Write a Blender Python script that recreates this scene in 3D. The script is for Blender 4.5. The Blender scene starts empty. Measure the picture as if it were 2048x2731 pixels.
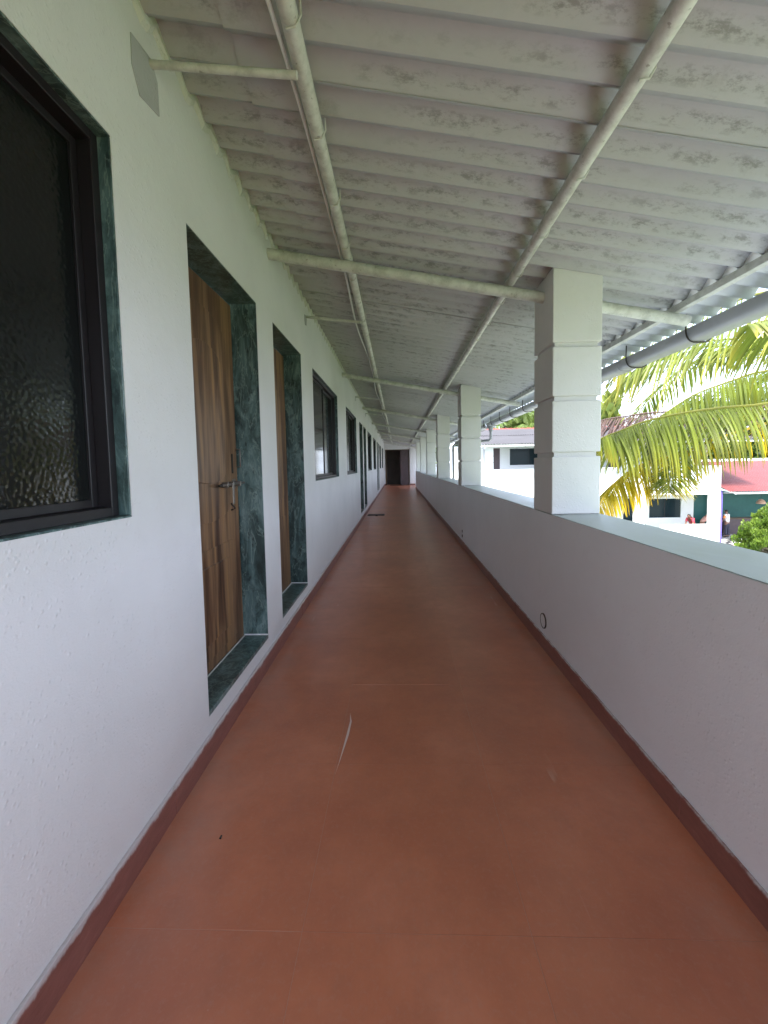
import bpy, bmesh, math, random
from mathutils import Vector, Matrix, noise
random.seed(7)
R = math.radians
sc = bpy.context.scene
C = sc.collection

# ------------------------------------------------------------------ camera
cd = bpy.data.cameras.new('camera'); cam = bpy.data.objects.new('camera', cd); C.objects.link(cam)
MX = ((0.99925449, 0.03356212, -0.01908031), (-0.01698896, -0.06153055, -0.9979606), (-0.03466769, 0.99754076, -0.06091449))
ax = Vector(MX[0]); ay = -Vector(MX[1]); az = -Vector(MX[2])
cam.matrix_world = Matrix(((ax.x, ay.x, az.x, 0), (ax.y, ay.y, az.y, 0), (ax.z, ay.z, az.z, 1.29), (0, 0, 0, 1)))
cd.sensor_fit = 'HORIZONTAL'; cd.sensor_width = 36; cd.lens = 1070/2048*36; cd.shift_y = -58.5/2048
cd.clip_start = 0.05; cd.clip_end = 2000
sc.camera = cam

# ------------------------------------------------------------------ world, sun, exposure
SUN_EL, SUN_AZ = R(56), R(205)          # azimuth from +Y towards +X: behind the camera, a little to its left
w = bpy.data.worlds.new('World'); sc.world = w; w.use_nodes = True
nt = w.node_tree; nt.nodes.clear()
sky = nt.nodes.new('ShaderNodeTexSky'); sky.sky_type = 'NISHITA'; sky.sun_disc = False
sky.sun_elevation = SUN_EL; sky.sun_rotation = SUN_AZ; sky.dust_density = 3.0; sky.ozone_density = 2.0
tc = nt.nodes.new('ShaderNodeTexCoord'); mp = nt.nodes.new('ShaderNodeMapping'); mp.inputs['Scale'].default_value = (1, 1, 2.6)
nz = nt.nodes.new('ShaderNodeTexNoise'); nz.inputs['Scale'].default_value = 2.2; nz.inputs['Detail'].default_value = 6
rp = nt.nodes.new('ShaderNodeValToRGB'); rp.color_ramp.elements[0].position = .38; rp.color_ramp.elements[1].position = .6
rp.color_ramp.elements[0].color = (.3, .3, .3, 1); rp.color_ramp.elements[1].color = (.95, .95, .95, 1)
mx = nt.nodes.new('ShaderNodeMix'); mx.data_type = 'RGBA'; mx.inputs[7].default_value = (7.2, 8.3, 10.4, 1)
bg = nt.nodes.new('ShaderNodeBackground'); bg.inputs['Strength'].default_value = .12
wo = nt.nodes.new('ShaderNodeOutputWorld')
L = nt.links.new
L(tc.outputs['Generated'], mp.inputs[0]); L(mp.outputs[0], nz.inputs[0]); L(nz.outputs[0], rp.inputs[0])
L(rp.outputs[0], mx.inputs[0]); L(sky.outputs[0], mx.inputs[6]); L(mx.outputs[2], bg.inputs[0]); L(bg.outputs[0], wo.inputs[0])
sd = bpy.data.lights.new('sun', 'SUN'); sd.energy = 2.2; sd.angle = R(8); sd.color = (1, .95, .87)
so = bpy.data.objects.new('sun', sd); C.objects.link(so)
sv = Vector((math.sin(SUN_AZ)*math.cos(SUN_EL), math.cos(SUN_AZ)*math.cos(SUN_EL), math.sin(SUN_EL)))
so.rotation_euler = (-sv).to_track_quat('-Z', 'Y').to_euler(); so.location = (0, -10, 30)
sc.view_settings.view_transform = 'Standard'; sc.view_settings.look = 'None'
sc.view_settings.exposure = 2.36; sc.view_settings.gamma = 1; sc.view_settings.use_curve_mapping = False
sc.cycles.max_bounces = 10; sc.cycles.diffuse_bounces = 6; sc.cycles.use_denoising = True
sc.cycles.caustics_reflective = False; sc.cycles.caustics_refractive = False

# ------------------------------------------------------------------ material helper
class MT:
    def __init__(s, name, color=(.5, .5, .5), rough=.6, metal=0, spec=.5):
        s.m = bpy.data.materials.new(name); s.m.use_nodes = True
        s.t = s.m.node_tree; s.b = s.t.nodes['Principled BSDF']
        s.b.inputs['Base Color'].default_value = (*color, 1); s.b.inputs['Roughness'].default_value = rough
        s.b.inputs['Metallic'].default_value = metal; s.b.inputs['Specular IOR Level'].default_value = spec
        s.co = None
    def n(s, t, **k):
        nd = s.t.nodes.new(t)
        for a, v in k.items():
            if a in nd.inputs.keys() if isinstance(a, str) else False: nd.inputs[a].default_value = v
            else: setattr(nd, a, v)
        return nd
    def l(s, a, b): s.t.links.new(a, b); return s
    def coord(s, scale=(1, 1, 1), rot=(0, 0, 0), world=True):
        g = s.n('ShaderNodeNewGeometry') if world else s.n('ShaderNodeTexCoord')
        m = s.n('ShaderNodeMapping'); m.inputs['Scale'].default_value = scale; m.inputs['Rotation'].default_value = rot
        s.l(g.outputs['Position' if world else 'Object'], m.inputs[0]); return m.outputs[0]
    def noise(s, vec, scale, detail=4, rough=.55, dist=0):
        nd = s.n('ShaderNodeTexNoise'); nd.inputs['Scale'].default_value = scale; nd.inputs['Detail'].default_value = detail
        nd.inputs['Roughness'].default_value = rough; nd.inputs['Distortion'].default_value = dist
        if vec is not None: s.l(vec, nd.inputs['Vector'])
        return nd.outputs['Fac']
    def voronoi(s, vec, scale, out='Distance', feature='F1'):
        nd = s.n('ShaderNodeTexVoronoi'); nd.feature = feature; nd.inputs['Scale'].default_value = scale; nd.inputs['Randomness'].default_value = .8 if feature != 'F1' else 1; s.l(vec, nd.inputs['Vector']); return nd.outputs[out]
    def ramp(s, fac, stops):
        nd = s.n('ShaderNodeValToRGB'); e = nd.color_ramp.elements
        while len(e) < len(stops): e.new(.5)
        for i, (p, c) in enumerate(stops):
            e[i].position = p; e[i].color = (*c, 1) if len(c) == 3 else c
        s.l(fac, nd.inputs[0]); return nd.outputs[0]
    def g(s, fac, stops): return s.ramp(fac, [(p, (v, v, v)) for p, v in stops])
    def mix(s, fac, a, b, mode='MIX'):
        nd = s.n('ShaderNodeMix', data_type='RGBA', blend_type=mode)
        for v, i in ((fac, 0), (a, 6), (b, 7)):
            if isinstance(v, (int, float)): nd.inputs[i].default_value = v
            elif isinstance(v, tuple): nd.inputs[i].default_value = (*v, 1)
            else: s.l(v, nd.inputs[i])
        return nd.outputs[2]
    def math(s, op, a, b=None):
        nd = s.n('ShaderNodeMath', operation=op)
        for v, i in ((a, 0), (b, 1)):
            if v is None: continue
            if isinstance(v, (int, float)): nd.inputs[i].default_value = v
            else: s.l(v, nd.inputs[i])
        return nd.outputs[0]
    def bump(s, h, strength=.3, dist=.01, prev=None):
        nd = s.n('ShaderNodeBump'); nd.inputs['Strength'].default_value = strength; nd.inputs['Distance'].default_value = dist
        s.l(h, nd.inputs['Height'])
        if prev is not None: s.l(prev, nd.inputs['Normal'])
        s.l(nd.outputs[0], s.b.inputs['Normal']); return nd.outputs[0]
    def col(s, c): s.l(c, s.b.inputs['Base Color']); return s
    def rgh(s, c): s.l(c, s.b.inputs['Roughness']); return s

def plaster(name, base=(.74, .74, .72), gloss=.5, bump=.5, dirt=.12):
    m = MT(name, base, gloss)
    v = m.coord()
    n1 = m.noise(v, 1.3, 5); n2 = m.noise(v, 9, 5)
    d = tuple(c*(1-dirt) for c in base)
    c = m.mix(m.g(n1, [(.35, 0), (.75, 1)]), base, d)
    c = m.mix(m.math('MULTIPLY', m.g(n2, [(.55, 0), (.8, 1)]), .35), c, tuple(c*.86 for c in base))
    m.col(c)
    b1 = m.bump(m.noise(v, 28, 3, .5), bump*.28, .012)
    sp = m.math('SUBTRACT', 1.0, m.g(m.voronoi(v, 60), [(.05, 0), (.36, 1)]))
    msk = m.g(m.noise(v, 11, 2), [(.40, 0), (.56, 1)])
    b2 = m.bump(m.math('MULTIPLY', sp, msk), bump*.6, .005, b1)
    m.bump(m.noise(v, 160, 2, .6), bump*.4, .004, b2)
    return m.m
M = {}
M['wall'] = plaster('white_wall_paint', (.715, .715, .72))
M['pillar'] = plaster('white_pillar_paint', (.71, .70, .70), .55, .55, .1)
M['parapet'] = plaster('parapet_paint', (.80, .81, .85), .45, .35, .08)
M['white_ext'] = plaster('exterior_white_paint', (.8, .8, .79), .7, .3, .06)
M['cement'] = plaster('grey_cement_patch', (.42, .42, .43), .85, .8, .25)
M['fillet'] = plaster('painted_mortar', (.66, .66, .63), .8, 1.0, .3)

def floor_mat():
    m = MT('red_oxide_cement', rough=.3)
    v = m.coord()
    oi = m.n('ShaderNodeObjectInfo').outputs['Random']
    n1 = m.noise(v, 1.6, 6, .6); n2 = m.noise(v, 9, 8, .7); n3 = m.noise(v, 60, 4, .7)
    c = m.ramp(n1, [(.3, (.40, .125, .066)), (.5, (.50, .170, .090)), (.68, (.58, .22, .13))])
    c = m.mix(m.math('MULTIPLY', m.g(n2, [(.42, 0), (.75, 1)]), .5), c, (.34, .125, .075))
    c = m.mix(m.math('MULTIPLY', m.g(n3, [(.50, 0), (.72, 1)]), .3), c, (.46, .24, .18))
    c = m.mix(m.math('MULTIPLY', m.g(oi, [(0, 0), (1, 1)]), .10), c, (.22, .08, .055))
    # pale scratches running mostly along the corridor
    vs = m.coord((14, 1.4, 1), (0, 0, R(6)))
    s1 = m.g(m.noise(vs, 1.0, 2, .5), [(.715, 0), (.74, 1)])
    s2 = m.g(m.noise(v, 2.3, 2), [(.52, 0), (.62, 1)])
    c = m.mix(m.math('MULTIPLY', m.math('MULTIPLY', s1, s2), .4), c, (.66, .46, .38))
    sp = m.g(m.voronoi(v, 9), [(.018, 1), (.03, 0)])
    sp2 = m.g(m.noise(v, 3.1, 1), [(.6, 0), (.63, 1)])
    c = m.mix(m.math('MULTIPLY', m.math('MULTIPLY', sp, sp2), .6), c, (.55, .45, .40))
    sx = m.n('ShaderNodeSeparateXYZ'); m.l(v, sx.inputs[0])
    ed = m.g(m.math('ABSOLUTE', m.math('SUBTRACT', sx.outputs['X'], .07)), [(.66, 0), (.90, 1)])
    c = m.mix(m.math('MULTIPLY', m.math('MULTIPLY', ed, m.g(m.noise(v, 2.6, 7, .7), [(.40, 0), (.62, 1)])), .5), c, (.37, .24, .19))  # dusty edges, with the grey sheen by the skirting put into the colour
    m.col(c)
    m.rgh(m.g(m.math('ADD', m.math('MULTIPLY', n1, .7), m.math('MULTIPLY', n2, .3)), [(.3, .29), (.7, .37)]))
    b = m.bump(n2, .02, .01); m.bump(m.noise(v, 1.1, 2), .06, .03, b)
    return m.m
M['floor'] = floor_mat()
def skirt_mat():
    m = MT('red_skirting_cement', rough=.4); v = m.coord((1, 1, 3)); n2 = m.noise(v, 7, 7, .7)
    c = m.ramp(n2, [(.3, (.19, .075, .060)), (.6, (.26, .105, .085)), (.8, (.34, .18, .15))])
    sx = m.n('ShaderNodeSeparateXYZ'); m.l(m.coord(), sx.inputs[0])
    zz = m.math('ADD', sx.outputs['Z'], m.math('MULTIPLY', m.noise(m.coord((1, 1, .3)), 14, 6, .75), .05))
    c = m.mix(m.math('MULTIPLY', m.g(zz, [(.114, 0), (.124, 1)]), .75), c, (.62, .60, .60)); m.col(c)
    m.bump(n2, .25, .01); return m.m
M['skirt'] = skirt_mat()
M['grout'] = MT('pale_floor_grout', (.42, .21, .15), .7).m

def marble_mat():
    m = MT('green_marble', rough=.28)
    v = m.coord((1, 1, 1), (R(38), R(20), R(25)))
    vv = m.coord((6, 6, 1.6), (R(38), 0, 0))
    n1 = m.noise(vv, 1.5, 9, .72, 1.2); n2 = m.noise(v, 6, 8, .7, .6)
    c = m.ramp(n1, [(.34, (.022, .036, .036)), (.47, (.052, .092, .092)), (.57, (.105, .17, .17)), (.70, (.20, .28, .28))])
    c = m.mix(m.g(n2, [(.52, 0), (.68, 1)]), c, (.018, .032, .032))
    sk = m.g(m.noise(m.coord((9, 9, 3.5), (R(35), 0, 0)), 3, 5, .6), [(.60, 0), (.66, 1)])
    c = m.mix(m.math('MULTIPLY', sk, .75), c, (.014, .024, .026))
    vn = m.g(m.math('ABSOLUTE', m.math('SUBTRACT', m.noise(vv, 2.2, 5, .6, .8), .5)), [(.004, 1), (.02, 0)])
    c = m.mix(m.math('MULTIPLY', vn, .4), c, (.30, .40, .37))
    m.col(c); m.bump(n2, .05, .005); return m.m
M['marble'] = marble_mat()
def coping_mat():
    m = MT('pale_green_stone_coping', rough=.35)
    vv = m.coord((3, 1.1, 1), (0, 0, R(25))); n1 = m.noise(vv, 2.2, 8, .65, .9)
    c = m.ramp(n1, [(.3, (.26, .29, .27)), (.55, (.35, .385, .365)), (.8, (.44, .47, .45))])
    m.col(c); m.rgh(m.g(n1, [(.3, .3), (.7, .5)])); return m.m
M['coping'] = coping_mat()

def wood_mat(name='carved_teak', k=1.0):
    m = MT(name, rough=.42)
    v = m.coord((1, 9, .55)); vf = m.coord((1, 46, 1.1))
    n1 = m.noise(v, 1.9, 4, .6, .5); n2 = m.noise(vf, 2, 6, .65, .3); n3 = m.noise(m.coord((1, 2.2, .35)), 2, 3)
    c = m.ramp(n1, [(.3, (.045*k, .020*k, .010*k)), (.45, (.12*k, .058*k, .028*k)), (.54, (.26*k, .145*k, .075*k)), (.66, (.36*k, .195*k, .075*k))])
    c = m.mix(m.math('MULTIPLY', m.g(n2, [(.4, 0), (.7, 1)]), .5), c, (.07*k, .026*k, .012*k))
    c = m.mix(m.math('MULTIPLY', m.g(n3, [(.45, 0), (.65, 1)]), .45), c, (.30*k, .17*k, .075*k))
    m.col(c); m.bump(n2, .1, .003); return m.m
M['wood'] = wood_mat(k=.85)
M['wood_dark'] = wood_mat('dark_stained_wood', .35)

def roof_mat(name, base, dirty, amt=1.0, pitch=.146):
    m = MT(name, rough=.85, spec=.25)
    v = m.coord()
    sx = m.n('ShaderNodeSeparateXYZ'); m.l(v, sx.inputs[0])
    ph = m.math('SINE', m.math('MULTIPLY', sx.outputs['Y'], -2*math.pi/pitch))
    vs = m.coord((7, 20, 7)); n1 = m.noise(vs, 1.9, 8, .78); n2 = m.noise(v, .7, 4); n3 = m.noise(v, 30, 4, .6)
    band = m.g(ph, [(.55, 0), (.98, 1)])
    blot = m.g(n1, [(.49, 0), (.60, 1)])
    msk = m.g(m.noise(v, 1.7, 3), [(.36, 0), (.50, 1)])
    f = m.math('MULTIPLY', m.math('MULTIPLY', band, blot), msk)
    c = m.mix(m.g(n2, [(.35, 0), (.7, 1)]), base, tuple(x*.84 for x in base))
    c = m.mix(m.math('MULTIPLY', m.g(n3, [(.4, 0), (.7, 1)]), .2), c, tuple(x*.8 for x in base))
    c = m.mix(m.math('MULTIPLY', f, .40*amt), c, dirty)
    b2 = m.math('MULTIPLY', m.g(m.noise(m.coord((3, 5, 3)), 1.2, 6, .75), [(.58, 0), (.75, 1)]), .35*amt)
    c = m.mix(b2, c, tuple(x*1.3 for x in dirty))
    m.col(c); m.bump(n3, .25, .004); return m.m
M['sheet'] = roof_mat('whitewashed_fibre_cement', (.485, .485, .505), (.12, .12, .10), 1.3)
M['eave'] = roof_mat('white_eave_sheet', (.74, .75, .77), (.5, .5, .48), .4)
M['sheet_top'] = roof_mat('weathered_fibre_cement', (.085, .08, .084), (.03, .028, .03), 1.7)
def pipe_mat():
    m = MT('painted_steel_pipe', rough=.55); v = m.coord(); n = m.noise(v, 12, 6, .7)
    c = m.ramp(n, [(.35, (.44, .44, .41)), (.55, (.60, .60, .57)), (.75, (.66, .66, .63))])
    s = m.g(m.noise(v, 45, 3), [(.66, 0), (.72, 1)])
    m.col(m.mix(m.math('MULTIPLY', s, .6), c, (.16, .14, .11))); m.bump(n, .3, .004); return m.m
M['pipe'] = pipe_mat()
def gutter_mat(name, a, b):
    m = MT(name, rough=.38); v = m.coord((1, .6, 1)); n = m.noise(v, 3, 5, .6)
    m.col(m.ramp(n, [(.35, a), (.7, b)])); return m.m
M['gutter'] = gutter_mat('grey_plastic', (.27, .27, .285), (.36, .355, .36))
M['white_plastic'] = MT('white_plastic', (.78, .79, .8), .4).m
M['iron'] = MT('dark_iron', (.05, .04, .035), .5, .6).m
M['steel'] = MT('brushed_steel', (.24, .21, .19), .38, .8).m
M['alu'] = MT('dark_brown_aluminium', (.013, .010, .012), .42, .1).m
M['black'] = MT('black_plastic', (.02, .02, .02), .5).m
def glass_mat(name, sc_, strength, base=(.012, .014, .014), rough=.08):  # opaque; darkness of the rooms behind is put into the base colour
    m = MT(name, base, rough, spec=.15 if 'bluish' in name else .4); v = m.coord((1, 1, .9), (R(30), 0, 0))
    m.bump(m.g(m.voronoi(v, sc_, feature='SMOOTH_F1'), [(.0, 1), (.7, 0)]), strength, .006); return m.m
M['glass_tex'] = glass_mat('dark_figured_glass', 70, .11, (.006, .007, .007), .13)
M['glass'] = glass_mat('dark_glass', 3, .05)
M['glass_far'] = glass_mat('bluish_window_glass', 3, .04, (.012, .024, .03), .15)
def simple(name, a, b, scale=6, rough=.7, bump=.2, stretch=(1, 1, 1)):
    m = MT(name, rough=rough); v = m.coord(stretch); n = m.noise(v, scale, 6, .6); m.col(m.ramp(n, [(.3, a), (.7, b)])); m.bump(n, bump, .01); return m.m
M['ridge'] = simple('red_ridge_tile', (.20, .03, .018), (.28, .05, .03), 9)
M['red_sheet'] = simple('red_roof_sheet', (.14, .032, .030), (.17, .042, .040), 2, .5)
M['teal'] = simple('teal_wall_paint', (.012, .12, .105), (.02, .155, .135), 3, .5)
M['violet'] = simple('violet_edge_fringe', (.10, .07, .30), (.13, .10, .38), 3, .5)  # colour of the lens fringe on the shaded wall edge
M['tile_w'] = MT('cream_floor_tile', (.62, .60, .56), .35).m
M['tile_b'] = MT('black_floor_tile', (.03, .03, .035), .35).m
M['maroon'] = simple('maroon_door_paint', (.06, .042, .045), (.09, .06, .065), 5, .5)
M['grass'] = simple('lawn_soil', (.06, .11, .02), (.11, .18, .04), 2, .95, .6)
M['paving'] = simple('courtyard_paving', (.36, .37, .31), (.46, .46, .40), 1.6, .85, .3)
M['trunk'] = simple('palm_bark', (.16, .13, .10), (.30, .26, .21), 5, .9, .8, (1, 1, 5))
M['dark_room'] = simple('room_dark_tone', (.10, .09, .09), (.14, .12, .12), 2)  # darkness of unlit rooms put into the wall colour

def leaf_mat(name, green, tip, dry=.0, trans=.45):
    m = bpy.data.materials.new(name); m.use_nodes = True; t = m.node_tree; t.nodes.clear()
    at = t.nodes.new('ShaderNodeAttribute'); at.attribute_name = 'leafmix'
    sp = t.nodes.new('ShaderNodeSeparateColor'); t.links.new(at.outputs['Color'], sp.inputs[0])
    a = t.nodes.new('ShaderNodeMix'); a.data_type = 'RGBA'; a.inputs[6].default_value = (*green, 1); a.inputs[7].default_value = (*tip, 1)
    t.links.new(sp.outputs[0], a.inputs[0])
    b = t.nodes.new('ShaderNodeMix'); b.data_type = 'RGBA'; b.blend_type = 'MULTIPLY'; b.inputs[0].default_value = 1
    r = t.nodes.new('ShaderNodeValToRGB'); r.color_ramp.elements[0].color = (.62, .62, .6, 1); r.color_ramp.elements[1].color = (1.25, 1.22, 1.1, 1)
    t.links.new(sp.outputs[1], r.inputs[0]); t.links.new(a.outputs[2], b.inputs[6]); t.links.new(r.outputs[0], b.inputs[7])
    p = t.nodes.new('ShaderNodeBsdfPrincipled'); p.inputs['Roughness'].default_value = .38; p.inputs['Specular IOR Level'].default_value = .45
    tr = t.nodes.new('ShaderNodeBsdfTranslucent'); ms = t.nodes.new('ShaderNodeMixShader'); ms.inputs[0].default_value = trans
    o = t.nodes.new('ShaderNodeOutputMaterial')
    t.links.new(b.outputs[2], p.inputs['Base Color']); t.links.new(b.outputs[2], tr.inputs['Color'])
    t.links.new(p.outputs[0], ms.inputs[1]); t.links.new(tr.outputs[0], ms.inputs[2]); t.links.new(ms.outputs[0], o.inputs[0])
    return m
M['leaf'] = leaf_mat('coconut_leaflet', (.17, .215, .03), (.42, .33, .045))
M['leaf_yellow'] = leaf_mat('yellowing_leaflet', (.42, .34, .02), (.75, .48, .01))
M['leaf_dry'] = leaf_mat('dry_brown_leaflet', (.12, .07, .06), (.20, .125, .105), trans=.2)
M['leaf_far'] = leaf_mat('far_palm_leaflet', (.16, .23, .06), (.32, .36, .09))
M['leaf_bush'] = leaf_mat('bright_shrub_leaf', (.08, .155, .022), (.21, .30, .05), trans=.35)
M['leaf_tree'] = leaf_mat('tree_leaf', (.045, .085, .02), (.11, .16, .04), trans=.3)

# ------------------------------------------------------------------ mesh helper
class MB:
    def __init__(s): s.v = []; s.f = []; s.c = None
    def quad(s, a, b, c, d):
        i = len(s.v); s.v += [tuple(a), tuple(b), tuple(c), tuple(d)]; s.f.append((i, i+1, i+2, i+3)); return s
    def box(s, x0, x1, y0, y1, z0, z1):
        i = len(s.v)
        s.v += [(x, y, z) for z in (z0, z1) for x, y in ((x0, y0), (x1, y0), (x1, y1), (x0, y1))]
        s.f += [tuple(i+k for k in q) for q in ((3, 2, 1, 0), (4, 5, 6, 7), (0, 1, 5, 4), (1, 2, 6, 5), (2, 3, 7, 6), (3, 0, 4, 7))]
        return s
    def tube(s, pts, r, n=10, cap=True):
        pts = [Vector(p) for p in pts]; rs = r if isinstance(r, (list, tuple)) else [r]*len(pts)
        i0 = len(s.v); up = None
        for k, p in enumerate(pts):
            d = (pts[min(k+1, len(pts)-1)]-pts[max(k-1, 0)]).normalized()
            if up is None:
                up = Vector((0, 0, 1)) if abs(d.z) < .9 else Vector((1, 0, 0))
            a = (up-d*up.dot(d)).normalized(); b = d.cross(a); up = a
            for j in range(n):
                t = 2*math.pi*j/n; s.v.append(tuple(p+(a*math.cos(t)+b*math.sin(t))*rs[k]))
        for k in range(len(pts)-1):
            for j in range(n):
                s.f.append((i0+k*n+j, i0+k*n+(j+1) % n, i0+(k+1)*n+(j+1) % n, i0+(k+1)*n+j))
        if cap:
            s.f.append(tuple(i0+j for j in reversed(range(n)))); s.f.append(tuple(i0+(len(pts)-1)*n+j for j in range(n)))
        return s
    def prism(s, poly, fn, h0, h1):
        i = len(s.v); n = len(poly)
        for h in (h0, h1): s.v += [tuple(fn(a, b, h)) for a, b in poly]
        s.f.append(tuple(i+k for k in reversed(range(n)))); s.f.append(tuple(i+n+k for k in range(n)))
        for k in range(n): s.f.append((i+k, i+(k+1) % n, i+n+(k+1) % n, i+n+k))
        return s
    def build(s, name, mat, parent=None, smooth=False, bevel=0, kind=None):
        me = bpy.data.meshes.new(name)
        off = parent_world(parent)
        me.from_pydata([(a-off.x, b-off.y, c-off.z) for a, b, c in s.v], [], s.f)
        if s.c is not None:
            ca = me.color_attributes.new('leafmix', 'FLOAT_COLOR', 'POINT')
            ca.data.foreach_set('color', [q for c in s.c for q in c])
        me.materials.append(mat)
        bm = bmesh.new(); bm.from_mesh(me)
        if s.c is None: bmesh.ops.recalc_face_normals(bm, faces=bm.faces)
        if smooth:
            for f in bm.faces: f.smooth = True
        bm.to_mesh(me); bm.free()
        if smooth:
            try: me.set_sharp_from_angle(angle=R(45))
            except Exception: pass
        o = bpy.data.objects.new(name, me); C.objects.link(o)
        if parent: o.parent = parent
        if bevel:
            b = o.modifiers.new('bevel', 'BEVEL'); b.width = bevel; b.segments = 2; b.limit_method = 'ANGLE'
        if kind: o['kind'] = kind
        return o
def parent_world(p):
    v = Vector((0, 0, 0))
    while p is not None: v += p.location; p = p.parent
    return v
def thing(name, loc, label, cat, group=None):
    o = bpy.data.objects.new(name, None); o.location = loc; o.empty_display_size = .1; C.objects.link(o)
    o['label'] = label; o['category'] = cat
    if group: o['group'] = group
    return o
def tag(o, label, cat, group=None):
    o['label'] = label; o['category'] = cat
    if group: o['group'] = group
    return o
def inst(o, name, parent, loc, rot=None):
    c = o.copy(); c.name = name; C.objects.link(c); c.parent = parent; c.location = loc
    if rot: c.rotation_euler = rot
    return c
def copy_tree(o, parent=None, loc=None):
    c = o.copy(); C.objects.link(c); c.parent = parent
    if loc is not None: c.location = loc
    for ch in list(o.children): copy_tree(ch, c)
    return c

XL, XR, Y0, Y1 = -.862, 1.0, -2.6, 26.0  # near end left open behind the camera to let light in
GZ = -3.35                                                     # courtyard ground
PE_ = 22.4
RZ = lambda x: 2.860-.19*(x-XL)                                # lowest line of the roof sheets

# ------------------------------------------------------------------ setting: ground, floors
MB().box(-300, 300, -300, 300, GZ-.3, GZ-.02).build('ground', M['grass'], kind='structure')
MB().box(1.6, 40, -10, 22.4, GZ-.015, GZ).build('courtyard_paving', M['paving'], kind='structure')
fl = MB().box(XL, XR, Y0, Y1+1.5, -.16, -.0007).build('corridor_floor', M['grout'], kind='structure')
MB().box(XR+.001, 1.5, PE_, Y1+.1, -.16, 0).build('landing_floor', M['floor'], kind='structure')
cols = [(-.862+.010, -.2882), (-.2868, .3448), (.3462, .990)]
yr = [Y0] + [1.03+.63*k for k in range(-14, 40)] + [Y1]
yr = sorted(y for y in yr if Y0 <= y <= Y1)
for ci, (xa, xb) in enumerate(cols):
    proto = None
    off = [0, 0, 0][ci]
    for k in range(-14, 40):
        ya, yb = 1.03+.63*k+.0014, 1.03+.63*(k+1)
        if ya < Y0 or ya > Y1: continue
        if proto is None:
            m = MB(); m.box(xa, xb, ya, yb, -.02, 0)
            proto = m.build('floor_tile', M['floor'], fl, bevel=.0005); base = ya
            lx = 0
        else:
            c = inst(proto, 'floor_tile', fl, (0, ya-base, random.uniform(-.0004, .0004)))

# ------------------------------------------------------------------ left wall with doors and windows
doors = [1.706, 2.862, 9.26, 10.36, 16.95, 18.06]
DW, DZ0, DZ1 = .83, .18, 2.315
wins = [-.45, 4.188, 6.865, 11.8, 14.55, 19.45, 22.4]
WW, WZ0, WZ1 = 1.715, 1.14, 2.315
ops = sorted([(y, y+DW, DZ0, DZ1) for y in doors]+[(y, y+WW, WZ0, WZ1) for y in wins])
wall = thing('corridor_wall', (XL, 9, 0), 'long white painted wall with doors and windows along the left of the corridor', 'wall')
m = MB(); y = Y0
for a, b, z0, z1 in ops:
    m.box(XL-.26, XL, y, a, -.15, 2.905); m.box(XL-.26, XL, a, b, -.15, z0); m.box(XL-.26, XL, a, b, z1, 2.905); y = b
m.box(XL-.26, XL, y, Y1+1, -.15, 2.905)
m.build('wall_face', M['wall'], wall)
MB().box(-7, XL-.26, Y0, Y1+1, -3.4, -.17).build('lower_storey', M['white_ext'], wall)
MB().box(-7.2, -7, Y0, Y1+1, -3.4, 2.6).build('rear_wall', M['white_ext'], wall)
# skirting in lengths
sk = None
for k in range(17):
    ya = Y0+2*k
    if ya > Y1-.1: break
    m = MB().box(XL, XL+.013, ya+.001, min(ya+1.999, Y1-.016), -.003, .108)
    m.build('skirting', M['skirt'], wall, bevel=.003)
# mortar fillet under the sheets, hand-laid and wavy
m = MB(); ny = int((Y1-Y0)/.0365); prev = None
for k in range(ny+1):
    yy = Y0+k*.0365
    j = noise.noise(Vector((yy*5.1, 0, 3)))*.018+noise.noise(Vector((yy*19, 7, 3)))*.010
    d = .014+.012*noise.noise(Vector((yy*9, 3, 1)))
    zz = RZ(XL)-.016+.024*(1-math.cos(2*math.pi*yy/.146))+j*.8
    cur = [(XL+.0005, yy, zz-.022), (XL+max(.003, d), yy, zz), (XL+max(.003, d*.7), yy, 2.94)]
    if prev:
        m.quad(prev[0], cur[0], cur[1], prev[1]); m.quad(prev[1], cur[1], cur[2], prev[2])
    prev = cur
m.build('mortar_fillet', M['fillet'], wall, smooth=False)

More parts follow.
